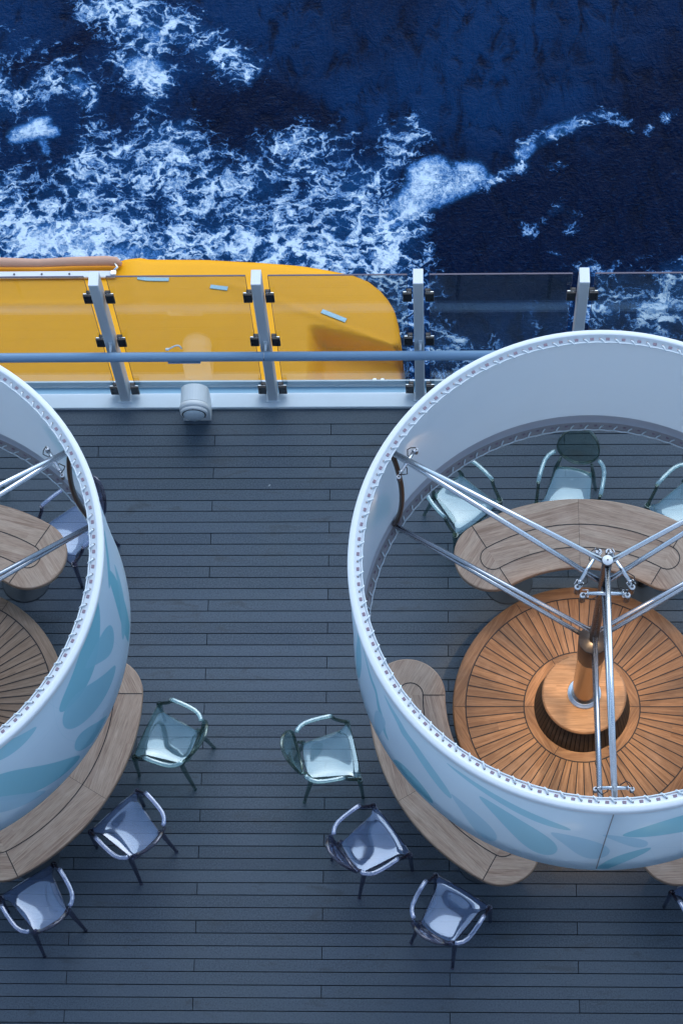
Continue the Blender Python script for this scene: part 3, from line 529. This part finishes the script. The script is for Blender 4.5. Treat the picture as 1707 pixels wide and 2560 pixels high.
# ------------------------------------------------------------------ crescent tables
def make_table(name,label,cx,cy,az,group):
    """built in local frame, centre = canopy axis, table centred on azimuth 0, then rotated"""
    t=thing(name,label,'table',(cx,cy,0),R(az),group); ri,ro,A=1.075,1.675,30.8; rc=(ri+ro)/2; cr=(ro-ri)/2; H=.72
    def outline(ins):
        P=[]; 
        for i in range(41): a=-A+2*A*i/40; P.append(pol(0,0,ro-ins,a))
        c=pol(0,0,rc,A)
        for i in range(1,24): q=R(A)+PI*i/24; P.append((c[0]+(cr-ins)*math.cos(q),c[1]+(cr-ins)*math.sin(q),0))
        for i in range(41): a=A-2*A*i/40; P.append(pol(0,0,ri+ins,a))
        c=pol(0,0,rc,-A)
        for i in range(1,24): q=R(-A)+PI+PI*i/24; P.append((c[0]+(cr-ins)*math.cos(q),c[1]+(cr-ins)*math.sin(q),0))
        return P
    b=MB(); ins=.010
    rnd=random.uniform(0,9)
    def uvdir(ang,off):
        ca,sa=math.cos(R(ang)),math.sin(R(ang)); return lambda p:(p[0]*ca+p[1]*sa+off,-p[0]*sa+p[1]*ca+off*1.7)
    for s in (-1,1):
        for band,(r0,r1) in enumerate(((ri+ins,1.25),(1.25,1.45),(1.45,ro-ins))):
            uf=uvdir(90+s*15.4,rnd+band*1.37+s*2.1)
            for i in range(20):
                a0,a1=s*A*i/20,s*A*(i+1)/20
                q=[pol(0,0,r0,a0,H),pol(0,0,r1,a0,H),pol(0,0,r1,a1,H),pol(0,0,r0,a1,H)]
                if s<0: q.reverse()
                b.poly(q,0,uf)
        c=pol(0,0,rc,s*A,H); uf=uvdir(90+s*(58),rnd+5.3*s)
        pts=[(c[0]+(cr-ins)*math.cos(R(s*A)+s*PI*i/24),c[1]+(cr-ins)*math.sin(R(s*A)+s*PI*i/24),H) for i in range(25)]
        for i in range(24):
            q=[c,pts[i],pts[i+1]]
            if s<0: q.reverse()
            b.poly(q,0,uf)
    uz=lambda p:(p[0]*.6+p[1]*.8+rnd,p[2]*3+rnd)
    o0=outline(ins);o1=outline(.003);o2=outline(0);N=len(o0)
    rs=[[(p[0],p[1],H) for p in o0],[(p[0],p[1],H-.0035) for p in o1],[(p[0],p[1],H-.010) for p in o2],[(p[0],p[1],H-.036) for p in o2],[(p[0],p[1],H-.042) for p in o1]]
    for k_ in range(4):
        for i in range(N):
            j=(i+1)%N; b.poly([rs[k_][i],rs[k_+1][i],rs[k_+1][j],rs[k_][j]],0,uz,True)
    b.poly(list(reversed(rs[4])),0,uz)
    zz=H+.0018; w=.0078
    path=[pol(0,0,1.45,-A+2*A*i/40,zz) for i in range(41)]
    c=pol(0,0,1.35,A); path+=[(c[0]+.1*math.cos(R(A)+PI*i/14),c[1]+.1*math.sin(R(A)+PI*i/14),zz) for i in range(1,14)]
    path+=[pol(0,0,1.25,A-2*A*i/40,zz) for i in range(41)]
    c=pol(0,0,1.35,-A); path+=[(c[0]+.1*math.cos(R(-A)+PI+PI*i/14),c[1]+.1*math.sin(R(-A)+PI+PI*i/14),zz) for i in range(1,14)]
    b.ribbon(path,w,1,True)
    for s in (-1,1):
        for r0,r1 in ((ri+.004,1.247),(1.453,ro-.004)): b.ribbon([pol(0,0,r0,s*A,zz),pol(0,0,r1,s*A,zz)],w*.9,1)
    b.ribbon([pol(0,0,ri+.004,0,zz-.001),pol(0,0,ro-.004,0,zz-.001)],.0022,1)
    b.build('tabletop',[M['teak_table'],M['caulk']],t)
    for s in (-1,1):
        c=pol(0,0,1.36,s*24)
        q=MB(); q.lathe([(.001,.009),(.195,.009),(.203,.007),(.205,.0)],c,40,0,smooth=False); q.lathe([(.06,.018),(.055,.03),(.034,.045),(.034,.66),(.10,.672),(.10,.679)],c,24,1); q.build('pedestal_leg',[M['base_plate'],M['steel_dark']],t)
    return t
CR=(1.135,5.87); CLF=(-3.984,5.89)
TG='crescent shaped teak tables round the canopies'
make_table('crescent_table','crescent teak table seen through the top of the large right canopy ring',*CR,90,TG)
make_table('crescent_table','crescent teak table at the lower left edge of the large right canopy',*CR,210.6,TG)
make_table('crescent_table','crescent teak table just peeking out at the bottom right corner of the right canopy',*CR,330,TG)
make_table('crescent_table','crescent teak table inside the cut off left canopy, its rounded right end showing',*CLF,90,TG)
make_table('crescent_table','crescent teak table below the cut off left canopy, at the left edge',*CLF,-31.,TG)

# ------------------------------------------------------------------ round benches
def make_bench(label,cx,cy,top_mat):
    t=thing('round_bench',label,'bench',(cx,cy,0),0,'round teak benches under the canopies'); H=.45
    b=MB()
    NS=64
    for i in range(NS):
        a0,a1=360*i/NS,360*(i+1)/NS; off=random.uniform(0,20); am=(a0+a1)/2; ca,sa=math.cos(R(am)),math.sin(R(am))
        uf=lambda p:(p[0]*ca+p[1]*sa+off,-p[0]*sa+p[1]*ca+off*9.03)
        ds=[.456,.60,.76,.914]
        for k in range(3):
            b.poly([pol(0,0,ds[k],a0,H),pol(0,0,ds[k+1],a0,H),pol(0,0,ds[k+1],a1,H),pol(0,0,ds[k],a1,H)],0,uf)
    for r0,r1,sg in ((.914,1.005,6),(.376,.456,6)):
        for sgm in range(sg):
            off=random.uniform(0,20); am=60*sgm+30+90; ca,sa=math.cos(R(am)),math.sin(R(am)); uf=lambda p:(p[0]*ca+p[1]*sa+off,-p[0]*sa+p[1]*ca+off*9.03)
            for i in range(16):
                a0,a1=60*sgm+60*i/16,60*sgm+60*(i+1)/16; b.poly([pol(0,0,r0,a0,H),pol(0,0,r1,a0,H),pol(0,0,r1,a1,H),pol(0,0,r0,a1,H)],0,uf)
                if r1>1:
                    for (ra,za,rb,zb) in ((r1,H,1.013,H-.004),(1.013,H-.004,1.018,H-.014),(1.018,H-.014,1.018,H-.05),(1.018,H-.05,.99,H-.06)):
                        b.poly([pol(0,0,ra,a0,za),pol(0,0,rb,a0,zb),pol(0,0,rb,a1,zb),pol(0,0,ra,a1,za)],0,lambda p:(math.atan2(p[1],p[0])+off,p[2]*4+off),True)
    z=H+.0018; w=.0098
    for r in (.914,.456): b.ribbon([pol(0,0,r,360*i/180,z) for i in range(180)],w,1,True)
    for i in range(NS): a=360*i/NS; b.ribbon([pol(0,0,.459,a,z+.0006),pol(0,0,.911,a,z+.0006)],w*.8,1)
    for s in range(6):
        a=60*s
        b.ribbon([pol(0,0,.917,a,z+.0003),pol(0,0,1.006,a,z+.0003)],.004,1); b.ribbon([pol(0,0,.378,a,z+.0003),pol(0,0,.453,a,z+.0003)],.004,1)
    b.build('seat',[top_mat,M['caulk']],t)
    b=MB(); b.lathe([(.90,.02),(.90,.385)],(0,0,0),72,0,uvf=lambda i,k:(k*.4,i*.08)); b.lathe([(.88,.0),(.88,.02),(.90,.02)],(0,0,0),72,0); b.build('base',[M['teak_dark']],t)
    b=MB(); NB=64
    for i in range(NB):
        a0,a1=360*i/NB+.55,360*(i+1)/NB-.55; off=random.uniform(0,20)
        b.poly([pol(0,0,.376,a0,H-.01),pol(0,0,.376,a1,H-.01),pol(0,0,.315,a1,.752),pol(0,0,.315,a0,.752)],0,lambda p:(p[2]+off,math.atan2(p[1],p[0])*.35+off*9.1))
    b.lathe([(.371,H-.01),(.310,.752)],(0,0,0),64,1)
    b.build('backrest',[M['teak_dark'],M['caulk']],t)
    b=MB(); pr=[(.319,.742),(.327,.750),(.329,.760),(.325,.769),(.314,.774)]
    b.lathe(pr,(0,0,0),72,0); n=len(b.v)
    off=random.uniform(0,9)
    b.poly([pol(0,0,.314,5*i,.774) for i in range(72)],0,lambda p:(p[0]+off,p[1]+off*1.3)); b.build('armrest_disc',[M['teak_disc']],t)
    return t
make_bench('round teak bench with radial slats and a central disc under the large right canopy',*CR,M['teak_bench'])
make_bench('round grey brown teak bench cut off by the left edge, under the left canopy',*CLF,m_wood('unwarmed_bench_teak',(.17,.115,.08),(.30,.215,.155),(.22,.17,.13),.55,strip=9.,contrast=.8))  # same bench teak, without the lamp warmth in its colour

# ------------------------------------------------------------------ drum canopies
def arc(az,r): return pol(0,0,r,az)
def make_canopy(label,cx,cy,fabric):
    t=thing('drum_canopy',label,'canopy',(cx,cy,0),0,'round drum canopies on steel poles')
    NA=144
    # printed outer cloth, gently wrinkled
    b=MB(); zs=[2.13+1.33*i/14 for i in range(15)]; rows=[]
    for z in zs:
        f=(z-2.13)/1.33; row=[]
        for i in range(NA*2):
            a=360*i/(NA*2); tt=math.sin(PI*f)
            r=1.742-.012*f-.010*tt*(1+math.cos(R(3*(a-30))))*.5+.004*tt*math.sin(R(a*17)+f*3)
            r+= .010*tt*math.exp(-((a-205-18*f)/2.2)**2)-.012*tt*math.exp(-((a-199-10*f)/2.0)**2)
            row.append(pol(0,0,r,a,z))
        rows.append(row)
    K=NA*2; n=b.add([p for r in rows for p in r])
    for k in range(len(rows)-1):
        for i in range(K):
            j=(i+1)%K; s0,s1=R(360*i/K)*1.74,R(360*(i+1)/K)*1.74
            b.face((n+k*K+i,n+k*K+j,n+(k+1)*K+j,n+(k+1)*K+i),0,[(s0,zs[k]),(s1,zs[k]),(s1,zs[k+1]),(s0,zs[k+1])],True)
    for az in (269,29,149):
        m_=[pol(0,0,1.7445-.012*f-.006*math.sin(PI*f),az+1.0*(f-.5),2.13+1.33*f) for f in [i/10 for i in range(11)]]
        n=b.add([Vector(p) for p in m_]+[pol(0,0,math.hypot(p[0],p[1]),math.degrees(math.atan2(p[1],p[0]))+.25,p[2]) for p in m_])
        for i in range(10): b.face((n+i,n+11+i,n+12+i,n+1+i),1,None,True)
    cloth=b.build('outer_cloth',[fabric,M['cuff2']],t)
    b=MB(); b.lathe([(1.690,2.24),(1.693,2.6),(1.695,3.0),(1.690,3.46)],(0,0,0),NA,0,smooth=True)
    for f in b.f[-NA*3:]: pass
    b.f=[tuple(reversed(f)) for f in b.f]; b.build('inner_lining',M['inner'],t)
    b=MB(); b.lathe([(1.733,3.455),(1.738,3.48),(1.738,3.512),(1.734,3.521),(1.728,3.525),(1.700,3.529),(1.692,3.526),(1.689,3.512),(1.648,3.508),(1.646,3.500),(1.690,3.496),(1.694,3.455)],(0,0,0),NA,0); b.build('top_hoop_cover',M['white_pvc'],t)
    b=MB(); b.lathe([(1.742,2.13),(1.746,2.10),(1.735,2.085),(1.66,2.083)],(0,0,0),NA,2); b.lathe([(1.66,2.083),(1.643,2.10),(1.643,2.108),(1.672,2.112),(1.684,2.13),(1.687,2.18),(1.689,2.243)],(0,0,0),NA,[1,1,1,1,0,0]); b.build('bottom_hoop_cover',[M['cuff'],M['cuff2'],fabric],t)
    b=MB(); NE=96; rr=.0056
    ring=[pol(0,0,1.641+.0015*math.sin(i*2.1),360*i/288,3.511) for i in range(288)]; b.tube(ring,rr,6,0,True)
    for i in range(NE):
        a=3.75*i+random.uniform(-.15,.15); b.tube([pol(0,0,1.668,a,3.512),pol(0,0,1.655,a-.45,3.520),pol(0,0,1.637,a-.95,3.516),pol(0,0,1.632,a-1.15,3.508)],rr,5)
    b.build('top_lacing_cord',M['cord'],t)
    b=MB(); ring=[pol(0,0,1.634+.002*math.sin(i*2.1),360*i/288,2.106) for i in range(288)]; b.tube(ring,rr,6,0,True)
    for i in range(NE):
        a=3.75*i; b.tube([pol(0,0,1.666,a,2.119),pol(0,0,1.650,a+.6,2.121),pol(0,0,1.632,a+1.1,2.110)],rr,5)
    b.build('bottom_lacing_cord',M['cord'],t)
    b=MB(); b.lathe([(1.6605,3.5088),(1.6605,3.5095),(1.6775,3.5095),(1.6775,3.5088)],(0,0,0),NA,0)
    for i in range(NE):
        a=3.75*i; b.tube([pol(0,0,1.669,a,3.509),pol(0,0,1.669,a,3.5135)],.0075,10,1)
        a+=1.9; b.box(pol(0,0,1.668,a,3.5105),(.020,.026,.006),2,R(a),.002)
        b.box(pol(0,0,1.664,a,2.1135),(.012,.022,.008),2,R(a),.002)
    b.build('eyelet_band',[M['white_pvc'],M['steel_dark'],M['slot']],t)
    # centre pole
    b=MB(); b.lathe([(.034,2.0),(.034,3.505),(.037,3.507),(.037,3.522),(.030,3.526),(.0,3.526)],(0,0,0),28,0); b.build('upper_pole',M['steel_dark'],t)
    b=MB(); b.lathe([(.036,3.5265),(.034,3.5305),(.0,3.5305)],(0,0,0),28,0); b.lathe([(.006,3.531),(.006,3.534),(0,3.534)],(0,0,0),10,1); b.build('pole_cap',[M['white_cap'],M['steel_dark']],t)
    b=MB(); b.lathe([(.098,.775),(.098,1.62),(.101,1.64),(.112,1.97),(.112,1.985),(.108,1.992),(.0,1.998)],(0,0,0),40,[1,1,2,0,0,0]); b.build('lower_column',[M['black'],simple('steel_column_teak_reflection',(.30,.22,.15),.16,1.0,var=.1),M['black']],t)  # steel column; brown teak reflection and dark sleeve reflection painted as colours
    b=MB(); b.lathe([(.132,.775),(.132,.785),(.125,.793),(.112,.793),(.108,.800),(.099,.803)],(0,0,0),40,0); b.build('base_flange',M['steel'],t)
    for az in (30,150,270):
        e1=pol(0,0,1.665,az,3.455); e2=pol(0,0,1.665,az,2.16)
        for s,z0,r0 in ((e1,3.478,.03),(e1,3.11,.03)):
            b=MB(); p0=Vector(pol(0,0,r0,az,z0)); p1=Vector(s)-(Vector((0,0,.012)) if z0<3.2 else Vector((0,0,0))); b.tube([p0,p0.lerp(p1,.5),p1],.0185,14); b.build('arm_rod',M['steel'],t)
        for z0,r0 in ((2.13,.03),(1.965,.104)):
            b=MB(); p0=Vector(pol(0,0,r0,az,z0)); p1=Vector(e2)-(Vector((0,0,.010)) if z0<2.1 else Vector((0,0,0))); b.tube([p0,p0.lerp(p1,.5),p1],.0175,14); b.build('arm_rod',M['steel'],t)
        b=MB(); P=[pol(0,0,1.675-.075*math.sin(PI*i/12)**.8,az,3.44-1.27*i/12) for i in range(13)]; b.tube(P,.019,12); b.build('curved_strut',M['brown_tube'],t)
        # crossbars with spotlights
        for rb,zb,hl,zl in ((.126,3.235,.150,3.20),(1.546,3.425,.118,3.395)):
            c=Vector(pol(0,0,rb,az,zb)); tn=Vector((-math.sin(R(az)),math.cos(R(az)),0)); inner=rb<1
            b=MB(); b.tube([c-tn*(hl-.03),c+tn*(hl-.03)],.014 if inner else .0125,12); 
            for s in (-1,1): b.tube([c+tn*s*(hl-.032),c+tn*s*(hl-.026)],.0165,12); b.tube([c+tn*s*(hl-.03),c+tn*s*(hl-.004)],.005,8)
            bar=b.build('crossbar',M['steel'],t)
            for s in (-1,1):
                e=c+tn*s*hl; L=.10 if inner else .05; rad=.021 if inner else .015
                b=MB(); b.lathe([(.0,-L),(rad*.8,-L),(rad,-L+.006),(rad,.0)],(e.x,e.y,zl),18,0); b.lathe([(rad,.0),(rad*1.05,.004),(rad*.95,.009),(rad*.45,.009),(rad*.42,.004),(.0,.004)],(e.x,e.y,zl),18,[1,1,1,0,0]); b.build('spotlight',[M['steel_dark'],M['white_cap']],bar)
                b=MB(); ax=Vector(pol(0,0,1,az)); q=[e+tn*s*(-.03)+Vector((0,0,.02)),e+tn*s*(-.03)+ax*.024+Vector((0,0,.015)),e+ax*.026+Vector((0,0,-.01)) ]
                if inner:
                    for sg in (-1,1): b.tube([e-tn*s*.034,e-tn*s*.034+ax*sg*.026,e+ax*sg*.026+tn*s*.004],.0028,6)
                    b.build('yoke',M['steel'],bar)
                b=MB(); o_=c+tn*s*(hl*.35); dn=ax*(-.035 if s>0 else .035)
                b.tube([e+Vector((0,0,.01)),e+dn*.9-tn*s*.02+Vector((0,0,.01)),(e+o_)/2+dn*1.3,o_+dn*.6,o_],.0038,6); b.build('lamp_cable',M['cable'],bar)
    return t
make_canopy('large round white canopy ring with leaf printed cloth, on the right',*CR,M['fabric_r'])
make_canopy('round white canopy ring with turquoise leaf print cut off by the left edge',*CLF,M['fabric_l'])

# ------------------------------------------------------------------ chairs
def seat_w(t):
    if t<.06: return .232-.01*t/.06
    if t<.22: 
        q=(t-.06)/.16; return .222-.038*(q*q*(3-2*q))
    return .184-(.184-.142)*(t-.22)/.78
def make_chair(seatm,bodym,armm):
    t=thing('armchair','','chair')
    # seat: thin dished shell with a turned down rim
    b=MB(); NSX,NT=16,18; top=[];bot=[]
    for j in range(NT+1):
        tt=j/NT; y=.228-.385*tt; w=seat_w(tt)
        for i in range(NSX+1):
            s=-1+2*i/NSX; dish=-.016*(1-s*s)*math.sin(PI*min(1,tt*1.05))-.012*max(0,1-tt/.12)**2+.008*(abs(s)**6)
            z=.462+dish; yy=y+.006*(1-s*s)*(1 if j==0 else 0)-.018*(1-s*s)*(tt**3); top.append((s*w,yy,z)); bot.append((s*w,yy,z-.006))
    n=b.add(top); m_=b.add(bot); K=NSX+1
    for j in range(NT):
        for i in range(NSX): b.face((n+j*K+i,n+(j+1)*K+i,n+(j+1)*K+i+1,n+j*K+i+1),0,None,True)
    rim=[(j*K) for j in range(NT+1)]+[NT*K+i for i in range(1,K)]+[j*K+NSX for j in range(NT-1,-1,-1)]+[i for i in range(NSX-1,0,-1)]
    rt=[top[q] for q in rim]; cx_,cy_=0,.03
    def off(p,d,dz):
        v=Vector((p[0]-cx_,p[1]-cy_,0)); v.normalize(); return (p[0]+v.x*d,p[1]+v.y*d,p[2]+dz)
    rr=[rt,[off(p,.006,-.003) for p in rt],[off(p,.008,-.012) for p in rt],[off(p,.006,-.042) for p in rt],[off(p,.001,-.044) for p in rt],[off(p,.002,-.014) for p in rt]]
    for k in range(len(rr)-1):
        n2=b.add(rr[k]+rr[k+1]); q=len(rt)
        for i in range(q): j=(i+1)%q; b.face((n2+i,n2+j,n2+q+j,n2+q+i),1,None,True)
    b.build('seat',[seatm,bodym],t)
    # back: framed oval, tilted and curved
    def bk(x,z): return (x,-.155-.22*(z-.45)-.065*(1-(x/.19)**2)*min(1,(z-.40)/.25),z)
    b=MB(); cz,hh,hw=.725,.205,.172; O=[]
    for i in range(48):
        q=2*PI*i/48; x=hw*math.cos(q)*(1+.04*math.sin(q)); z=cz+hh*math.sin(q); O.append(bk(x,z))
    b.sweep(O,(.012,.026),up=(0,-1,.2),loop=True)
    NR=7; rows=[]
    for k in range(NR+1):
        f=k/NR*.975; rows.append([bk(hw*f*math.cos(2*PI*i/48)*(1+.04*math.sin(2*PI*i/48)),cz+hh*f*math.sin(2*PI*i/48)) for i in range(48)])
    n=b.add([p for r in rows for p in r])
    for k in range(NR):
        for i in range(48): j=(i+1)%48; b.face((n+k*48+i,n+k*48+j,n+(k+1)*48+j,n+(k+1)*48+i),0,None,True)
    b.build('backrest',bodym,t)
    for s in (-1,1):
        b=MB()
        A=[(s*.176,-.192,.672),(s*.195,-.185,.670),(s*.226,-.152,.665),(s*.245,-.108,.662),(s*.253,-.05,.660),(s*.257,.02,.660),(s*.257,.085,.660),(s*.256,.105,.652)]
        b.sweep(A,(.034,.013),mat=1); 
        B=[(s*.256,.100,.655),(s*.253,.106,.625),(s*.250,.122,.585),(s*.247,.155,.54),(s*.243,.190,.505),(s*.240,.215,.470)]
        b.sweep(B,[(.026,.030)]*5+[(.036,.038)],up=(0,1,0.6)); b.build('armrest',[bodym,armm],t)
        b=MB(); b.sweep([(s*.238,.216,.470),(s*.240,.218,.43),(s*.244,.222,.30),(s*.248,.226,.12),(s*.250,.228,.012),(s*.250,.228,0.)],[(.048,.046),(.044,.042),(.035,.034),(.029,.028),(.024,.024),(.028,.028)],up=(0,1,0)); b.build('front_leg',bodym,t)
        b=MB(); b.sweep([(s*.128,-.190,.575),(s*.142,-.168,.52),(s*.152,-.155,.46),(s*.157,-.160,.40),(s*.165,-.182,.28),(s*.177,-.213,.13),(s*.187,-.236,.012),(s*.188,-.238,0)],[(.022,.020),(.028,.026),(.040,.038),(.042,.040),(.036,.034),(.029,.028),(.024,.024),(.028,.028)],up=(0,1,0)); b.build('rear_leg',bodym,t)
    return t
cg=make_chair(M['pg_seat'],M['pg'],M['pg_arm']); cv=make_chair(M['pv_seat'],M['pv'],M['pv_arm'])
CH=[('g',-2.094,5.582,68.2,'green tinted clear armchair nearest the right end of the lower left crescent table'),
('v',-2.372,4.847,44.0,'smoky clear armchair in the middle of three facing the lower left table'),
('v',-3.047,4.265,33.6,'smoky armchair at the left edge, lowest of three at the lower left table'),
('g',-.873,5.451,282.3,'green tinted clear armchair facing right toward the right canopy, standing highest left of it'),
('v',-.535,4.733,305.7,'smoky armchair between two others along the left side of the right canopy'),
('v',.072,4.192,328.7,'smoky clear armchair below the lower tip of the right crescent table'),
('g',1.093,7.758,166.4,'armchair with its whole oval back visible at the middle of a crescent table'),
('g',.188,7.654,220.4,'green tinted armchair behind a canopy rod, left end of the top right table'),
('g',2.038,7.600,139.0,'green tinted clear armchair cut by the right edge, at the top right table'),
('v',2.085,4.290,27.0,'dark smoky armchair only just showing at the bottom right edge'),
('v',-2.972,7.407,134.9,'smoky clear armchair half hidden behind the rim of the left canopy'),
('g',-3.87,7.74,170.0,'green tinted armchair with only its arm and foot showing at the left edge')]
first={'g':cg,'v':cv}; used=set()
for k,x,y,a,lab in CH:
    if k in used: o=copy_tree(first[k])
    else: o=first[k]; used.add(k)
    o.location=(x,y,0); o.rotation_euler=(0,0,R(a)); o['label']=lab; o['category']='chair'; o['group']='clear plastic armchairs around the teak tables'

# ------------------------------------------------------------------ lights
SUN_EL,SUN_AZ=R(46),R(8)   # azimuth from +y towards +x
W=bpy.data.worlds.new('World'); sc.world=W; W.use_nodes=True; nt=W.node_tree; g=G(nt)
bg=nt.nodes['Background']; sky=g.n('ShaderNodeTexSky',sky_type='NISHITA'); sky.sun_disc=False; sky.sun_elevation=SUN_EL; sky.sun_rotation=SUN_AZ; sky.air_density=1.0; sky.dust_density=1.0; sky.ozone_density=1.0
hs=g.n('ShaderNodeHueSaturation'); hs.inputs['Hue'].default_value=.488; hs.inputs['Saturation'].default_value=.95; g.l(sky.outputs[0],hs.inputs['Color']); g.l(hs.outputs[0],bg.inputs[0]); bg.inputs[1].default_value=.15
sl=bpy.data.lights.new('sun','SUN'); sl.energy=.7; sl.angle=R(52); sl.color=(.78,.90,1.); so=bpy.data.objects.new('sun',sl); COL.objects.link(so)
d=Vector((math.sin(SUN_AZ)*math.cos(SUN_EL),math.cos(SUN_AZ)*math.cos(SUN_EL),math.sin(SUN_EL))); so.rotation_euler=d.to_track_quat('Z','Y').to_euler()
def spot(x,y,z,tx,ty,tz,e,size,blend=.8,col=(1,.64,.34),rad=.03):
    l=bpy.data.lights.new('spotlight_beam','SPOT'); l.energy=e; l.spot_size=R(size); l.spot_blend=blend; l.color=col; l.shadow_soft_size=rad
    o=bpy.data.objects.new('spotlight_beam',l); COL.objects.link(o); o.location=(x,y,z); o.rotation_euler=(Vector((x,y,z))-Vector((tx,ty,tz))).to_track_quat('Z','Y').to_euler()
for (cx,cy),k in ((CR,1.0),(CLF,.08)):
    for az in (30,150,270):
        for s in (-1,1):
            p=pol(cx,cy,.20,az+s*51,3.09); q=pol(cx,cy,.48,az+s*30,.45); spot(*p,*q,80*k,36)
            p=pol(cx,cy,1.55,az+s*4.4,3.32); q=pol(cx,cy,1.70,az+s*11,2.95); spot(*p,*q,2.4*k,40)
# ------------------------------------------------------------------ camera
cd=bpy.data.cameras.new('camera'); co=bpy.data.objects.new('camera',cd); COL.objects.link(co); sc.camera=co
co.location=(0,0,17.9927); co.rotation_euler=(.4065406,.0387296,.0138182); cd.sensor_fit='VERTICAL'; cd.sensor_height=36; cd.lens=81.848; cd.clip_end=3000; cd.clip_start=.1
sc.view_settings.view_transform='Standard'; sc.view_settings.look='None'; sc.view_settings.gamma=1; sc.view_settings.exposure=0.84; sc.view_settings.use_curve_mapping=False
sc.cycles.transparent_max_bounces=24; sc.cycles.max_bounces=8; sc.cycles.caustics_reflective=False; sc.cycles.caustics_refractive=False; sc.cycles.sample_clamp_indirect=4.
sc.cycles.use_denoising=True
